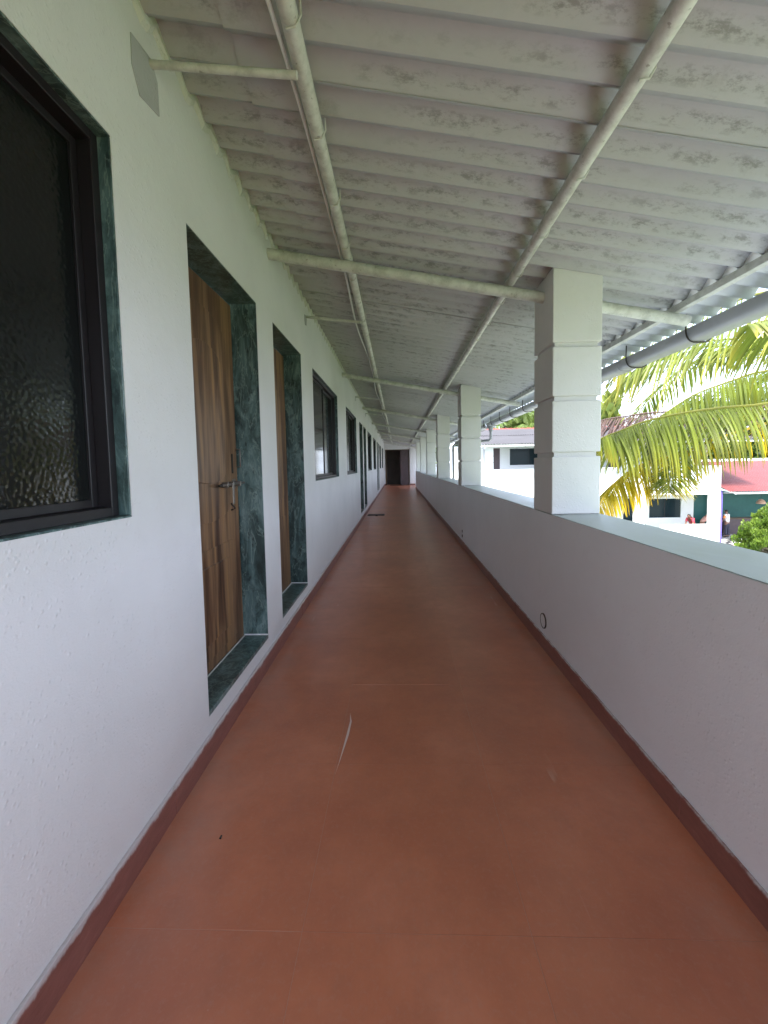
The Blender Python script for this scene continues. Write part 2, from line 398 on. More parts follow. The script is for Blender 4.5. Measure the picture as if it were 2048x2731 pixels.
def make_door(y, detail, label):
    """wooden door leaf in a green marble lining; every piece a sub-part of the door"""
    d = MB()
    xi = XL-.155
    # leaf
    base = MB().box(xi-.035, xi, y+.022, y+DW-.022, DZ0+.028, DZ1-.022)
    leaf = base.build('door', M['wood'], wall, bevel=.002); leaf['label'] = label
    # lining, proud of the wall by 2 mm
    J = .005
    MB().box(xi-.04, XL-.002, y+DW-J, y+DW+.001, DZ0+.0225, DZ1-J-.0005).build('marble_jamb', M['marble'], leaf, bevel=.0015)
    MB().box(xi-.04, XL-.002, y-.001, y+J, DZ0+.0225, DZ1-J-.0005).build('marble_jamb', M['marble'], leaf, bevel=.0015)
    MB().box(xi-.04, XL-.002, y-.001, y+DW+.001, DZ1-J, DZ1+.001).build('marble_lintel', M['marble'], leaf, bevel=.0015)
    MB().box(xi-.04, XL-.001, y-.001, y+DW+.001, DZ0-.004, DZ0+.022).build('threshold', M['marble'], leaf, bevel=.002)
    MB().tube([(xi+.004, y+J+.002, DZ0+.024), (xi+.004, y+DW-J-.002, DZ0+.024)], .004, 5).build('sealant_line', M['fillet'], leaf)
    MB().tube([(xi, y+DW-J-.003, DZ0+.025), (XL-.002, y+DW-J-.003, DZ0+.025)], .005, 5).build('sealant_line', M['white_plastic'], leaf)
    if not detail: return
    # carved mouldings : two raised fields with arched ends, ringed by a thin bead
    def arch(yc, hw, za, zb, up_top, up_bot, n=12):
        p = []
        for i in range(n+1):
            t = math.pi*(1-i/n); p.append((yc+hw*math.cos(t), zb+up_top*math.sin(t)))
        for i in range(n+1):
            t = math.pi*i/n; p.append((yc+hw*math.cos(t), za-up_bot*math.sin(t)))
        return p
    def slab(poly, h, th, name):
        m = MB(); m.prism(poly, lambda a, b, x: (x, a, b), xi+h, xi+h+th); m.build(name, M['wood'], leaf, bevel=.004)
    yc = y+DW/2
    slab(arch(yc, .30, 1.10, 2.00, .15, .10), .0002, .005, 'raised_field')
    slab(arch(yc, .20, 1.27, 1.86, .10, .06), .0055, .006, 'raised_field')
    slab([(yc-.30, .27), (yc+.30, .27), (yc+.30, .86), (yc-.30, .86)], .0002, .005, 'raised_field')
    slab([(yc-.20, .36), (yc+.20, .36), (yc+.20, .77), (yc-.20, .77)], .0055, .006, 'raised_field')
    if detail < 2: return
    # sliding bolt near the far edge
    ye = y+DW-.03
    MB().tube([(xi+.035, ye-.30, 1.195), (xi+.035, ye+.028, 1.20)], .007, 10).build('bolt_rod', M['steel'], leaf, smooth=True)
    MB().tube([(xi+.035, ye-.305, 1.195), (xi+.035, ye-.335, 1.195)], [.010, .006], 10).build('bolt_knob', M['iron'], leaf, smooth=True)
    for q in (-.23, -.15, -.045):
        MB().box(xi+.001, xi+.043, ye+q-.006, ye+q+.006, 1.18, 1.212).build('bolt_guide', M['steel'], leaf, bevel=.003)
    MB().box(xi+.0005, xi+.004, ye-.25, ye-.03, 1.165, 1.225).build('bolt_plate', M['steel'], leaf, bevel=.001)
    MB().box(xi+.044, xi+.050, ye-.185, ye-.160, 1.08, 1.20).build('hasp', M['steel'], leaf, bevel=.003)
    MB().tube([(xi+.03, ye-.173, 1.085), (xi+.052, ye-.173, 1.055), (xi+.03, ye-.173, 1.045)], .006, 8).build('staple', M['iron'], leaf)
    MB().box(xi+.0005, xi+.004, ye-.075, ye-.055, 1.26, 1.38).build('lock_plate', M['iron'], leaf, bevel=.001)
    MB().tube([(xi+.004, ye-.012, 1.41), (xi+.03, ye-.012, 1.41), (xi+.03, ye-.012, 1.30), (xi+.004, ye-.012, 1.30)], .004, 8).build('pull_handle', M['steel'], leaf, smooth=True)
dl = ['nearest carved wooden door with a steel sliding bolt', 'second carved wooden door, narrow-looking beside the nearest one']
for i, y in enumerate(doors):
    make_door(y, 2-i if i < 2 else 0, dl[i] if i < 2 else 'far wooden door in green marble lining')

def make_window(y, near, label):
    J = .006; x0 = XL-.155
    fr = MB(); xo, xi = XL-.038, XL-.13                      # aluminium outer frame
    a, b, c, d = y+J, y+WW-J, WZ0+.006, WZ1-J; t = .030
    fr.box(xi, xo, a+.0005, a+t, c, d); fr.box(xi, xo, b-t, b-.0005, c, d)
    fr.box(xi, xo, a+t, b-t, c, c+t); fr.box(xi, xo, a+t, b-t, d-t, d)
    f = fr.build('window', M['alu'], wall, bevel=.002); f['label'] = label
    MB().box(x0, XL-.002, y+WW-J, y+WW+.001, WZ0+.0065, WZ1-J-.0005).build('marble_jamb', M['marble'], f, bevel=.0015)
    MB().box(x0, XL-.002, y-.001, y+J, WZ0+.0065, WZ1-J-.0005).build('marble_jamb', M['marble'], f, bevel=.0015)
    MB().box(x0, XL-.002, y-.001, y+WW+.001, WZ1-J, WZ1+.001).build('marble_lintel', M['marble'], f, bevel=.0015)
    MB().box(x0, XL-.001, y-.001, y+WW+.001, WZ0-.003, WZ0+.006).build('marble_sill', M['marble'], f, bevel=.002)
    # two sliding sashes on separate tracks
    mid = (a+b)/2; q = .025
    for (s0, s1, xs) in ((a+t+.001, mid+.02, XL-.065), (mid-.02, b-t-.001, XL-.092)):
        z0, z1 = c+t+.001, d-t-.001
        m = MB(); m.box(xs-.011, xs+.011, s0, s0+q, z0, z1); m.box(xs-.011, xs+.011, s1-q, s1, z0, z1)
        m.box(xs-.011, xs+.011, s0+q, s1-q, z0, z0+q); m.box(xs-.011, xs+.011, s0+q, s1-q, z1-q, z1)
        m.build('sash', M['alu'], f, bevel=.0015)
        MB().box(xs-.003, xs+.003, s0+q, s1-q, z0+q, z1-q).build('glass_pane', M['glass_tex'] if near else M['glass'], f)
        if not near: MB().box(xs+.012, xs+.022, s0+.004, s0+.03, z0+.02, z0+.07).build('sash_latch', M['white_plastic'], f, bevel=.002)
    MB().box(x0-.01, x0, y, y+WW, WZ0, WZ1).build('dark_backing', M['dark_room'], f)  # added dark sheet behind the glass in place of the unlit room
for i, y in enumerate(wins):
    make_window(y, i == 0, ['nearest window, large, with dark figured glass', 'second window with two sliding sashes', 'third window from the camera'][i] if i < 3 else 'far dark window in green marble lining')

# ------------------------------------------------------------------ end wall
ew = thing('end_wall', (0, Y1, 0), 'white wall closing the far end of the corridor, around a dark double door', 'wall')
m = MB(); m.box(XL, -.79, Y1, Y1+.2, 0, 2.31); m.box(.765, 1.5, Y1, Y1+.2, 0, 2.31)
m.box(XL, 1.5, Y1, Y1+.2, 2.31, 2.42)
i = len(m.v); m.v += [(XL, Y1, 2.42), (1.5, Y1, 2.42), (1.5, Y1, RZ(1.5)+.03), (XL, Y1, RZ(XL)+.03), (XL, Y1+.2, 2.42), (1.5, Y1+.2, 2.42), (1.5, Y1+.2, RZ(1.5)+.03), (XL, Y1+.2, RZ(XL)+.03)]
m.f += [(i, i+1, i+2, i+3), (i+7, i+6, i+5, i+4), (i+3, i+2, i+6, i+7)]
m.build('wall_face', M['wall'], ew)
MB().box(.80, 1.12, Y1-.10, Y1-.001, .11, 2.46).build('pilaster', M['pillar'], ew)
MB().box(.80, 1.13, Y1-.115, Y1-.101, -.002, .108).build('skirting', M['skirt'], ew)
MB().box(XL, -.79, Y1-.014, Y1-.001, -.002, .108).build('skirting', M['skirt'], ew)
dd = MB(); dd.box(-.785, -.74, Y1+.03, Y1+.10, .002, 2.305); dd.box(.715, .76, Y1+.03, Y1+.10, .002, 2.305); dd.box(-.74, .715, Y1+.03, Y1+.10, 2.26, 2.305)
df = dd.build('double_door', M['wood_dark'], ew)
MB().box(.19, .712, Y1+.05, Y1+.085, .01, 2.255).build('door_leaf', M['maroon'], df)
MB().box(-.738, -.70, Y1+.10, Y1+.85, .01, 2.255).build('open_door_leaf', M['wood_dark'], df)
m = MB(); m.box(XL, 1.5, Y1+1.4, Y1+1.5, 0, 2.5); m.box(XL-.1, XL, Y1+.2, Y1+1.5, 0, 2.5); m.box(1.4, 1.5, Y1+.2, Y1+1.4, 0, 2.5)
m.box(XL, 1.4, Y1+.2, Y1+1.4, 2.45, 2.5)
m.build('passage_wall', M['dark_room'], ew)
cb = thing('security_camera', (.93, Y1-.16, 2.60), 'small black camera high on the end wall above the pilaster', 'camera')
MB().box(.90, .96, Y1-.11, Y1-.002, 2.58, 2.62).build('mount', M['black'], cb, bevel=.005)
MB().tube([(.93, Y1-.10, 2.56), (.93, Y1-.26, 2.53)], .04, 12).build('camera_body', M['black'], cb, smooth=True)
st = MB().box(-.5, .7, Y1-.45, Y1-.02, .0, .012)
tag(st.build('door_mat', simple('brown_mat', (.13, .06, .04), (.18, .08, .06), 30), None, bevel=.003), 'thin brown mat on the floor before the dark double door', 'mat')

# ------------------------------------------------------------------ parapet
PW = .31; PT = .95; PE = 22.4
par = thing('parapet', (XR+PW/2, 7, 0), 'low white parapet wall with a pale green stone coping along the right of the corridor', 'parapet')
MB().box(XR, XR+PW, Y0, PE, -.3, PT-.004).build('wall_face', M['parapet'], par)
MB().box(XR, XR+PW, Y0, PE, -3.4, -.31).build('outer_wall', M['white_ext'], par)
ys = Y0
while ys < PE-.1:
    ye = min(ys+1.85, PE)
    MB().box(XR+.003, XR+PW+.01, ys+.0008, ye-.0008, PT-.0039, PT+random.uniform(-.0006, .0006)).build('coping_slab', M['coping'], par, bevel=.003)
    ys += 1.85
for k in range(16):
    ya = Y0+2*k
    if ya > PE-.1: break
    MB().box(XR-.012, XR, ya+.001, min(ya+1.999, PE), -.003, .095).build('skirting', M['skirt'], par, bevel=.003)
m = MB(); m.tube([(XR-.006, 2.77, .19), (XR+.06, 2.77, .19)], .046, 20)
wp = m.build('weep_pipe', M['parapet'], par, smooth=True)
m = MB()
for k in range(24):
    t0, t1 = 2*math.pi*k/24, 2*math.pi*(k+1)/24
    for ra, rb, xa, xb in ((.046, .052, -.0075, -.0075), (.052, .053, -.0075, 0.002)):
        m.quad((XR+xa, 2.77+ra*math.cos(t0), .19+ra*math.sin(t0)), (XR+xa, 2.77+ra*math.cos(t1), .19+ra*math.sin(t1)), (XR+xb, 2.77+rb*math.cos(t1), .19+rb*math.sin(t1)), (XR+xb, 2.77+rb*math.cos(t0), .19+rb*math.sin(t0)))
m.build('pipe_rim', M['iron'], par)
for dz in (0, .075):
    MB().tube([(XR-.006, 6.28, .165+dz), (XR+.001, 6.28, .165+dz)], .022, 12).build('bolt_cap', M['iron'], par)

# ------------------------------------------------------------------ pillars
gz = [(PT, 1.326), (1.354, 1.684), (1.712, 2.024), (2.052, 2.52)]
names = ['big white grooved pillar nearest the camera on the right parapet', 'second white grooved pillar from the camera, beside the gutter outlet', 'third white grooved pillar from the camera on the parapet', 'fourth white grooved pillar from the camera', 'fifth white grooved pillar from the camera', 'farthest white grooved pillar, near the end of the parapet']
PY = [2.64+3.7*k for k in range(6)]
proto = thing('pillar', (XR+.155, PY[0]+.175, PT), names[0], 'pillar', 'grooved pillars along the parapet')
MB().box(XR+.02, XR+PW-.02, PY[0]+.02, PY[0]+.33, PT+.003, 2.50).build('pillar_core', M['pillar'], proto)
for a, b in gz:
    MB().box(XR+.0008, XR+PW, PY[0], PY[0]+.35, a+.001, b).build('pillar_block', M['pillar'], proto, bevel=.006)
for k in range(1, 6):
    c = copy_tree(proto, None, (XR+.155, PY[k]+.175, PT)); c['label'] = names[k]
for yb in (-1.06,):
    c = copy_tree(proto, None, (XR+.155, yb+.175, PT)); c['label'] = 'white grooved pillar behind the camera'

# ------------------------------------------------------------------ roof over the corridor
roof = thing('corridor_roof', (0, 9, 2.6), 'sloping whitewashed corrugated roof on painted pipes over the corridor', 'roof')
def sheet_mesh(x0, x1, name, mat, nx, parent, y, lift, seg=8, ncor=7.5, th=.003, amp=.027, pitch=.146, zf=RZ, axis='x'):
    """corrugated sheet; corrugations run along x, repeat along y"""
    n = int(ncor*seg); m = MB(); rows = []
    for side in (1, 0):
        for i in range(nx+1):
            x = x0+(x1-x0)*i/nx; r = []
            for j in range(n+1):
                yy = j*pitch/seg
                z = zf(x)+amp*(1-math.cos(2*math.pi*(y+yy)/pitch))+lift+.0035*j/n+(th if side else 0)
                r.append(len(m.v)); m.v.append((x, y+yy, z) if axis == 'x' else (y+yy, x, z))
            rows.append(r)
    for s_ in (0, 1):
        for i in range(nx):
            A, B = rows[s_*(nx+1)+i], rows[s_*(nx+1)+i+1]
            for j in range(n): m.f.append((A[j], A[j+1], B[j+1], B[j]))
    for A, B in ((rows[0], rows[nx+1]), (rows[nx], rows[2*nx+1])):
        for j in range(n): m.f.append((A[j], A[j+1], B[j+1], B[j]))
    for e in (0, n):
        for i in range(nx): m.f.append((rows[i][e], rows[i+1][e], rows[nx+2+i][e], rows[nx+1+i][e]))
    return m.build(name, mat, parent, smooth=True)
def bow(x0, x1, a):                        # a long sheet sags a little between purlins
    return a
n0 = int(Y0/.146)
ystart = n0*.146
proto_lo = sheet_mesh(-.575, 1.955, 'roof_sheet', M['sheet'], 3, roof, ystart, 0)
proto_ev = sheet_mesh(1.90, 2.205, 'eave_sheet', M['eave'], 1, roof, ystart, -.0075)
proto_up = sheet_mesh(-4.9, -.42, 'roof_sheet', M['sheet'], 3, roof, ystart, .009)
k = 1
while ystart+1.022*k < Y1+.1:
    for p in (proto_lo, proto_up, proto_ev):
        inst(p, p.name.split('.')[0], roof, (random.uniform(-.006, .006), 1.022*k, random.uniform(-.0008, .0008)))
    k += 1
# far slope of the roof, beyond the ridge
m = MB(); m.quad((-4.9, Y0, 3.66), (-4.9, Y1+1, 3.66), (-9, Y1+1, 2.8), (-9, Y0, 2.8)); m.build('rear_slope', M['sheet_top'], roof)
def straight(name, a, b, r, mat=None, n=14): return MB().tube([a, b], r, n).build(name, mat or M['pipe'], roof, smooth=True)
RY = [2.82+3.7*k for k in range(-2, 7)]
# purlins, in lengths between rafters, with couplers
for (x, z, r) in ((-.32, 2.722, .030), (.785, 2.512, .030)):
    for a in RY:
        b = min(a+3.7, Y1)
        if a > Y1-.1: break
        jit = random.uniform(-.004, .004)
        straight('purlin', (x+jit, max(a, Y0)+.001, z), (x, b-.001, z), r)
        if x < 0:
            for q in ((1.43, 1.62) if a < 3 else (.45, 2.3, 2.5)):
                yy = a-(.0 if a > 2.9 else 0)+q
                MB().tube([(x, yy-.006, z), (x, yy+.006, z)], r+.0035, 14).build('pipe_collar', M['pipe'], roof, smooth=True)
m = MB(); m.box(1.885, 1.93, Y0, Y1, 2.285, 2.330); m.build('eave_purlin', M['pipe'], roof, bevel=.003)
# rafters at every pillar, running down past it to the eave
for a in RY:
    if a > Y1: continue
    zr = lambda x: RZ(x)-.105
    straight('rafter', (XL-.05, a, zr(XL-.05)-.0), (1.96, a, zr(1.96)), .036)
straight('rafter', (XL, Y1-.12, RZ(XL)-.10), (1.4, Y1-.12, RZ(1.4)-.10), .03)
# short struts between wall and first purlin, each with a patch of mortar where it enters the wall
pm = [( .0, .0), (-.02, -.10), (.02, -.17), (.13, -.145), (.145, -.03), (.11, .02)]
for yy in (1.5, 3.95, 8.5, 11.2, 15.9, 19.6, 23.2):
    straight('strut', (XL-.03, yy, 2.745), (-.33, yy-.01, 2.668), .013)
    if yy != 5.1:
        m = MB(); k_ = 1 if yy < 3 else .55
        m.prism([(yy-.10*k_+a*k_+random.uniform(-.01, .01), 2.74+b*k_) for a, b in pm][::-1], lambda a, b, h: (h, a, b), XL-.001, XL+.004)
        m.build('wall_patch', M['cement'], roof)
# conduit running loosely beside the first purlin
pts = []
for i in range(170):
    yy = -2+i*.16
    ph = ((yy-2.82) % 3.7)/3.7
    sag = math.sin(math.pi*min(1, ph/.75))**2 if ph < .75 else 0
    pts.append((-.365-.028*sag, yy, 2.735-.012*sag))
MB().tube(pts, .0075, 8).build('conduit', M['white_plastic'], roof, smooth=True)
# hook bolts on the purlins
hb = MB().tube([(.785+.036, 0, 2.56), (.785+.038, 0, 2.51), (.785+.02, 0, 2.478), (.785-.012, 0, 2.474)], .0035, 5)
hk = None
for x0 in (0, -1.105):
    for kk in range(-3, 60):
        yy = .146*3*kk+.04
        if yy < -1 or yy > 22: continue
        if hk is None:
            hk = hb.build('hook_bolt', M['pipe'], roof); base = hk.location.copy(); hk.location = (0, yy, 0); continue
        inst(hk, 'hook_bolt', roof, (x0, yy, .21 if x0 else 0))

# ------------------------------------------------------------------ gutter
gut = thing('roof_gutter', (2.13, 8, 2.2), 'grey half-round plastic gutter hanging on iron hooks under the corridor eave', 'gutter')
def halfpipe(cx, cz, r, ya, yb, th=.004, n=14, axis='y'):
    m = MB(); R_ = []
    for rr in (r, r-th):
        for yy in (ya, yb):
            row = []
            for j in range(n+1):
                t = math.pi*(1+j/n); row.append(len(m.v))
                ct, st = math.cos(t), math.sin(t)
                ct = math.copysign(abs(ct)**.62, ct); st = math.copysign(abs(st)**.8, st)
                p = (cx+rr*ct, yy, cz+rr*st); m.v.append(p if axis == 'y' else (p[1], p[0], p[2]))
            R_.append(row)
    for j in range(n):
        m.f += [(R_[0][j], R_[0][j+1], R_[1][j+1], R_[1][j]), (R_[2][j+1], R_[2][j], R_[3][j], R_[3][j+1]), (R_[0][j+1], R_[0][j], R_[2][j], R_[2][j+1]), (R_[1][j], R_[1][j+1], R_[3][j+1], R_[3][j])]
    m.f += [(R_[0][0], R_[1][0], R_[3][0], R_[2][0]), (R_[0][n], R_[2][n], R_[3][n], R_[1][n])]
    return m
for a, b in ((-4, -.3), (-.3, 3.9), (3.9, 6.6), (6.6, 9.35), (9.45, 13), (13, 17), (17, 21.3)):
    mm_ = halfpipe(2.142, 2.212, .089, a+.001, b-.001)
    mm_.build('gutter_channel', M['gutter'], gut, smooth=True)
    h2 = halfpipe(2.142, 2.2125, .093, b-.04, b+.04); h2.build('joint_sleeve', M['gutter'], gut, smooth=True)
MB().box(2.056, 2.26, 9.35, 9.356, 2.11, 2.212).build('end_cap', M['gutter'], gut)
hkp = None
for i in range(-4, 25):
    yy = 2.96+.74*i
    if yy < -3 or yy > 21: continue
    if hkp is None:
        pts = [(2.046, yy, 2.31), (2.044, yy, 2.21)]+[(2.142+.097*math.copysign(abs(math.cos(math.pi*(1+j/12)))**.62, math.cos(math.pi*(1+j/12))), yy, 2.212-.097*abs(math.sin(math.pi*(1+j/12)))**.8) for j in range(1, 13)]
        hkp = MB().tube(pts, .0055, 6).build('gutter_hook', M['iron'], gut); hb0 = yy; continue
    inst(hkp, 'gutter_hook', gut, (0, yy-hb0, 0))
dp = thing('downpipe', (1.36, 9.9, GZ), 'grey rainwater downpipe bending from the gutter outlet to the third pillar', 'pipe')
MB().tube([(2.13, 9.25, 2.13), (2.13, 9.25, 2.02)], [.06, .045], 14).build('outlet', M['gutter'], dp, smooth=True)
MB().tube([(2.13, 9.25, 2.02), (2.13, 9.25, 1.86), (2.10, 9.3, 1.82), (1.42, 9.86, 1.79), (1.37, 9.9, 1.74), (1.37, 9.9, GZ)], .031, 14).build('pipe_run', M['gutter'], dp, smooth=True)
for zz in (1.6, .5, -1.0, -2.4):
    MB().tube([(1.37, 9.9, zz), (1.37, 9.9, zz+.05)], .036, 14).build('pipe_clip', M['gutter'], dp, smooth=True)

# small things on the floor
dr = thing('drain_cover', (-.60, 10.45, 0), 'dark rectangular drain cover on the red floor by the left wall', 'drain cover')
MB().box(-.80, -.36, 10.28, 10.62, -.001, .006).build('frame', M['iron'], dr, bevel=.002)
for k in range(8): MB().box(-.78, -.38, 10.30+.04*k, 10.318+.04*k, .006, .011).build('bar', M['maroon'], dr)
MB().tube([(-.56, 10.24, .0), (-.56, 10.24, .03)], [.03, .02], 10).build('rubber_stop', M['black'], dr)
m = MB(); m.tube([(-.640, 1.302, .003), (-.640, 1.312, .004)], [.004, .003], 8)
tag(m.build('dead_insect', M['black']), 'tiny dark speck lying on the red floor near the left wall', 'speck')
m = MB(); pts = [(-.27, 2.02), (-.262, 1.95), (-.268, 1.83), (-.278, 1.66), (-.284, 1.60), (-.274, 1.68), (-.256, 1.85), (-.254, 1.95)]
m.prism(pts[::-1], lambda a, b, h: (a, b, h), .0003, .0012)
tag(m.build('paint_scrape', MT('pale_scrape', (.66, .50, .44), .6).m), 'pale scrape mark on the red floor in front of the camera', 'scrape')

# ------------------------------------------------------------------ the wing across the courtyard
WY, WB = 22.5, 24.4
wing = thing('courtyard_wing', (10, WY, GZ), 'two-storey white wing across the courtyard with a corrugated roof and red ridge tiles', 'building')
WX0, WX1 = 1.5, 17.64
m = MB()
m.box(WX0, WX1, WY, WY+.2, -.62, .955)                                            # parapet band
for a, b in ((1.5, 3.4), (6.3, 6.85), (9.3, 9.85), (13.06, 13.61), (17.09, WX1)): m.box(a, b, WY, WY+.2, GZ, -.62)
m.box(14.55, 17.09, WY, WY+.2, GZ, -2.28); m.box(3.4, 6.3, WY, WY+.2, GZ, -2.28); m.box(9.85, 12.2, WY, WY+.2, GZ, -2.28)
m.build('front_wall', M['white_ext'], wing)
MB().box(WX0+.001, WX1, WY+.2, 28.4, -.3, -.0).build('upper_floor_slab', M['white_ext'], wing)
def wallx(m, x0, x1, y0, y1, z0, z1, holes):
    x = x0
    for a, b, c, d in sorted(holes):
        m.box(x, a, y0, y1, z0, z1)
        if c > z0: m.box(a, b, y0, y1, z0, c)
        m.box(a, b, y0, y1, d, z1); x = b
    m.box(x, x1, y0, y1, z0, z1)
up_h = [(2.2, 3.1, .02, 2.2), (5.32, 6.16, .02, 2.2), (6.70, 9.1, 1.12, 2.2), (12.55, 13.75, .02, 2.2), (14.6, 16.6, 1.12, 2.2)]
lo_h = [(3.8, 5.8, -2.2, -.95), (7.2, 8.0, GZ+.02, -.95), (10.1, 12.0, -2.2, -.95), (13.47, 14.16, GZ+.02, -.945), (14.96, 16.91, -2.195, -.955)]
m = MB(); wallx(m, 4.5, WX1, WB, WB+.2, 0, 2.60, up_h[1:]); wallx(m, WX0, 17.58, WB, WB+.2, GZ, -.301, lo_h); m.build('back_wall', M['white_ext'], wing)
MB().box(4.5, WX1, 32, 32.2, GZ, 2.6).build('rear_wall', M['white_ext'], wing)
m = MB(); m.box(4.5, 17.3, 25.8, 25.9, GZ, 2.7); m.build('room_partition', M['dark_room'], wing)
for a, b, c, d in up_h[1:]+lo_h:
    isdoor = (c < GZ+.1) or (0 < c < .1)
    fm = MB(); t = .05
    fm.box(a, a+t, WB+.02, WB+.12, c, d); fm.box(b-t, b, WB+.02, WB+.12, c, d); fm.box(a+t, b-t, WB+.02, WB+.12, d-t, d)
    if not isdoor: fm.box(a+t, b-t, WB+.02, WB+.12, c, c+t)
    f = fm.build('door' if isdoor else 'window', M['maroon'] if isdoor else M['white_plastic'], wing)
    if isdoor: MB().box(a+t, b-t, WB+.05, WB+.09, c, d-t).build('leaf', M['maroon'] if c > 0 else M['glass_far'], f)
    else:
        for q in range(2):
            xa = a+t+(b-a-2*t)/2*q; xb = xa+(b-a-2*t)/2
            MB().box(xa+.012, xb-.012, WB+.06, WB+.07, c+t, d-t).build('pane', M['glass_far'], f)
        MB().box((a+b)/2-.012, (a+b)/2+.012, WB+.05, WB+.08, c+t, d-t).build('mullion', M['alu'], f)
for xx in (4.86, 8.6, 12.3, 16.0):
    m = MB()
    for a, b in gz: m.box(xx, xx+.46, WY+.002, WY+.25, a+.002, min(b, 2.32))
    m.box(xx+.02, xx+.44, WY+.02, WY+.23, PT+.003, 2.32)
    m.build('pillar', M['white_ext'], wing)
    MB().tube([(xx-.06, WY-.05, .0), (xx-.06, WY-.05, 2.1)], .035, 8).build('downpipe', M['gutter'], wing)
# wing roof; roof and back wall cut back to light the corridor end
WZR = lambda y: 2.28+.19*(y-21.4)
p1 = sheet_mesh(21.4, 24.95, 'roof_sheet', M['sheet_top'], 1, wing, 4.526, 0, seg=6, zf=WZR, axis='y')
p2 = sheet_mesh(24.8, 28.3, 'roof_sheet', M['sheet_top'], 1, wing, 4.526, .03, seg=6, zf=WZR, axis='y')
for k in range(1, 14):
    for p in (p1, p2): inst(p, 'roof_sheet', wing, (1.022*k, random.uniform(-.06, .06), random.uniform(-.01, .01)))
m = MB(); m.quad((4.5, 28.4, 3.6), (19, 28.4, 3.6), (19, 33, 2.7), (4.5, 33, 2.7)); m.build('rear_slope', M['sheet_top'], wing)
rt = None
for k in range(36):
    xx = 4.5+.38*k
    if rt is None:
        m = MB(); n = 8; i = 0
        for q, (xa, ra) in enumerate(((xx, .16), (xx+.41, .135))):
            for j in range(n+1):
                t = math.pi*j/n; m.v.append((xa, 28.35+ra*math.cos(t), 3.58+ra*math.sin(t)*.9))
        for j in range(n): m.f.append((j, j+1, n+2+j, n+1+j))
        m.tube([(xx, 28.35-.16, 3.60), (xx, 28.35, 3.75), (xx, 28.35+.16, 3.60)], .02, 5)
        rt = m.build('ridge_tile', M['ridge'], wing); continue
    inst(rt, 'ridge_tile', wing, (.38*k, 0, random.uniform(-.01, .01)))
wg = halfpipe(21.36, 2.24, .085, 3.4, 19, axis='x').build('eave_gutter', M['white_plastic'], wing, smooth=True)
for k in range(11): MB().tube([(3.9+1.4*k, 21.27, 2.28), (3.9+1.4*k, 21.275, 2.2), (3.9+1.4*k, 21.36, 2.145)], .012, 5).build('gutter_hook', M['iron'], wg)

# ------------------------------------------------------------------ canteen with the red lean-to roof
can = thing('canteen', (20, 24, GZ), 'open teal-walled canteen under a red lean-to roof beside the white wing', 'building')
m = MB(); m.box(17.66, 30, 27.6, 27.8, GZ, 1.0); m.box(17.1, 17.2, 24.62, 27.6, GZ, 1.0); m.box(17.2, 17.66, 27.6, 27.8, GZ, 1.0); m.box(30, 30.2, 22.3, 27.8, GZ, 1.0)
m.build('interior_wall', M['teal'], can)
m = MB(); wallx(m, 17.9, 30, 27.48, 27.6, -1.0, -.95, []); m.build('wall_shelf', M['white_plastic'], can)
MB().box(17.655, 17.77, 22.52, 22.66, GZ, -.42).build('corner_upright', M['violet'], can)  # added strip; lens fringe and shaded wall edge put into its violet
MB().box(22.6, 22.72, 22.55, 22.67, GZ, -.42).build('corner_upright', M['teal'], can)
MB().box(20.7, 20.76, 27.40, 27.47, GZ, -.6).build('wall_rail', M['dark_room'], can)
nn = 0; sh = None
for k in range(12):
    x = 17.66+1.022*k
    if sh is None:
        m = MB(); n = 7*6
        def zc(y): return -.46+.37*(y-21.9)
        for y_ in (21.9, 26.2):
            for j in range(n+1): m.v.append((x+j*.146/6, y_, zc(y_)+.02*(1-math.cos(2*math.pi*j/6))))
        for j in range(n): m.f.append((j, j+1, n+2+j, n+1+j))
        sh = m.build('roof_sheet', M['red_sheet'], can); continue
    inst(sh, 'roof_sheet', can, (1.022*k, 0, 0))
g2 = halfpipe(21.86, -.49, .09, 17.9, 29, axis='x').build('eave_gutter', M['white_plastic'], can, smooth=True)
MB().tube([(17.66, 22.5, -.36), (17.95, 21.92, -.52)], .04, 8).build('side_flashing', M['white_plastic'], can)
MB().box(17.66, 30, 26.2, 26.4, .9, 1.3).build('top_wall', M['white_ext'], can)
cf = MB().box(17.2, 30, 22.0, 27.6, GZ-.01, GZ+.012).build('canteen_floor', M['grout'], kind='structure')
ta = MB().box(17.22, 17.616, 22.02, 22.416, GZ+.012, GZ+.03).build('floor_tile', M['tile_w'], cf)
tb = MB().box(17.22, 17.616, 22.02, 22.416, GZ+.012, GZ+.03).build('floor_tile', M['tile_b'], cf)
tb.location = (.4, 0, 0)
for i in range(14):
    for j in range(13):
        if (i, j) in ((0, 0), (1, 0)): continue
        inst(ta if (i+j) % 2 == 0 else tb, 'floor_tile', cf, (.4*i, .4*j, 0))
lamp = thing('pendant_lamp', (21.55, 24.5, -1.4), 'small beige dome lamp hanging in the canteen above the shrub', 'lamp')
m = MB(); m.tube([(21.55, 24.5, -1.40), (21.55, 24.5, -1.24), (21.55, 24.5, -1.15), (21.55, 24.5, -1.12)], [.24, .19, .10, .03], 16)
m.build('lamp_shade', MT('beige_shade', (.62, .42, .30), .6).m, lamp, smooth=True)
MB().tube([(21.55, 24.5, -1.12), (21.55, 24.5, .4)], .01, 6).build('cord', M['black'], lamp)
tbl = thing('canteen_counter', (20.2, 25.4, GZ), 'dark counter standing on the chequered canteen floor behind the customers', 'counter')
MB().box(20.0, 23.4, 25.2, 25.8, GZ+.95, GZ+1.0).build('counter_top', M['wood_dark'], tbl)
MB().box(20.05, 23.35, 25.25, 25.75, GZ+.03, GZ+.95).build('counter_base', M['maroon'], tbl)

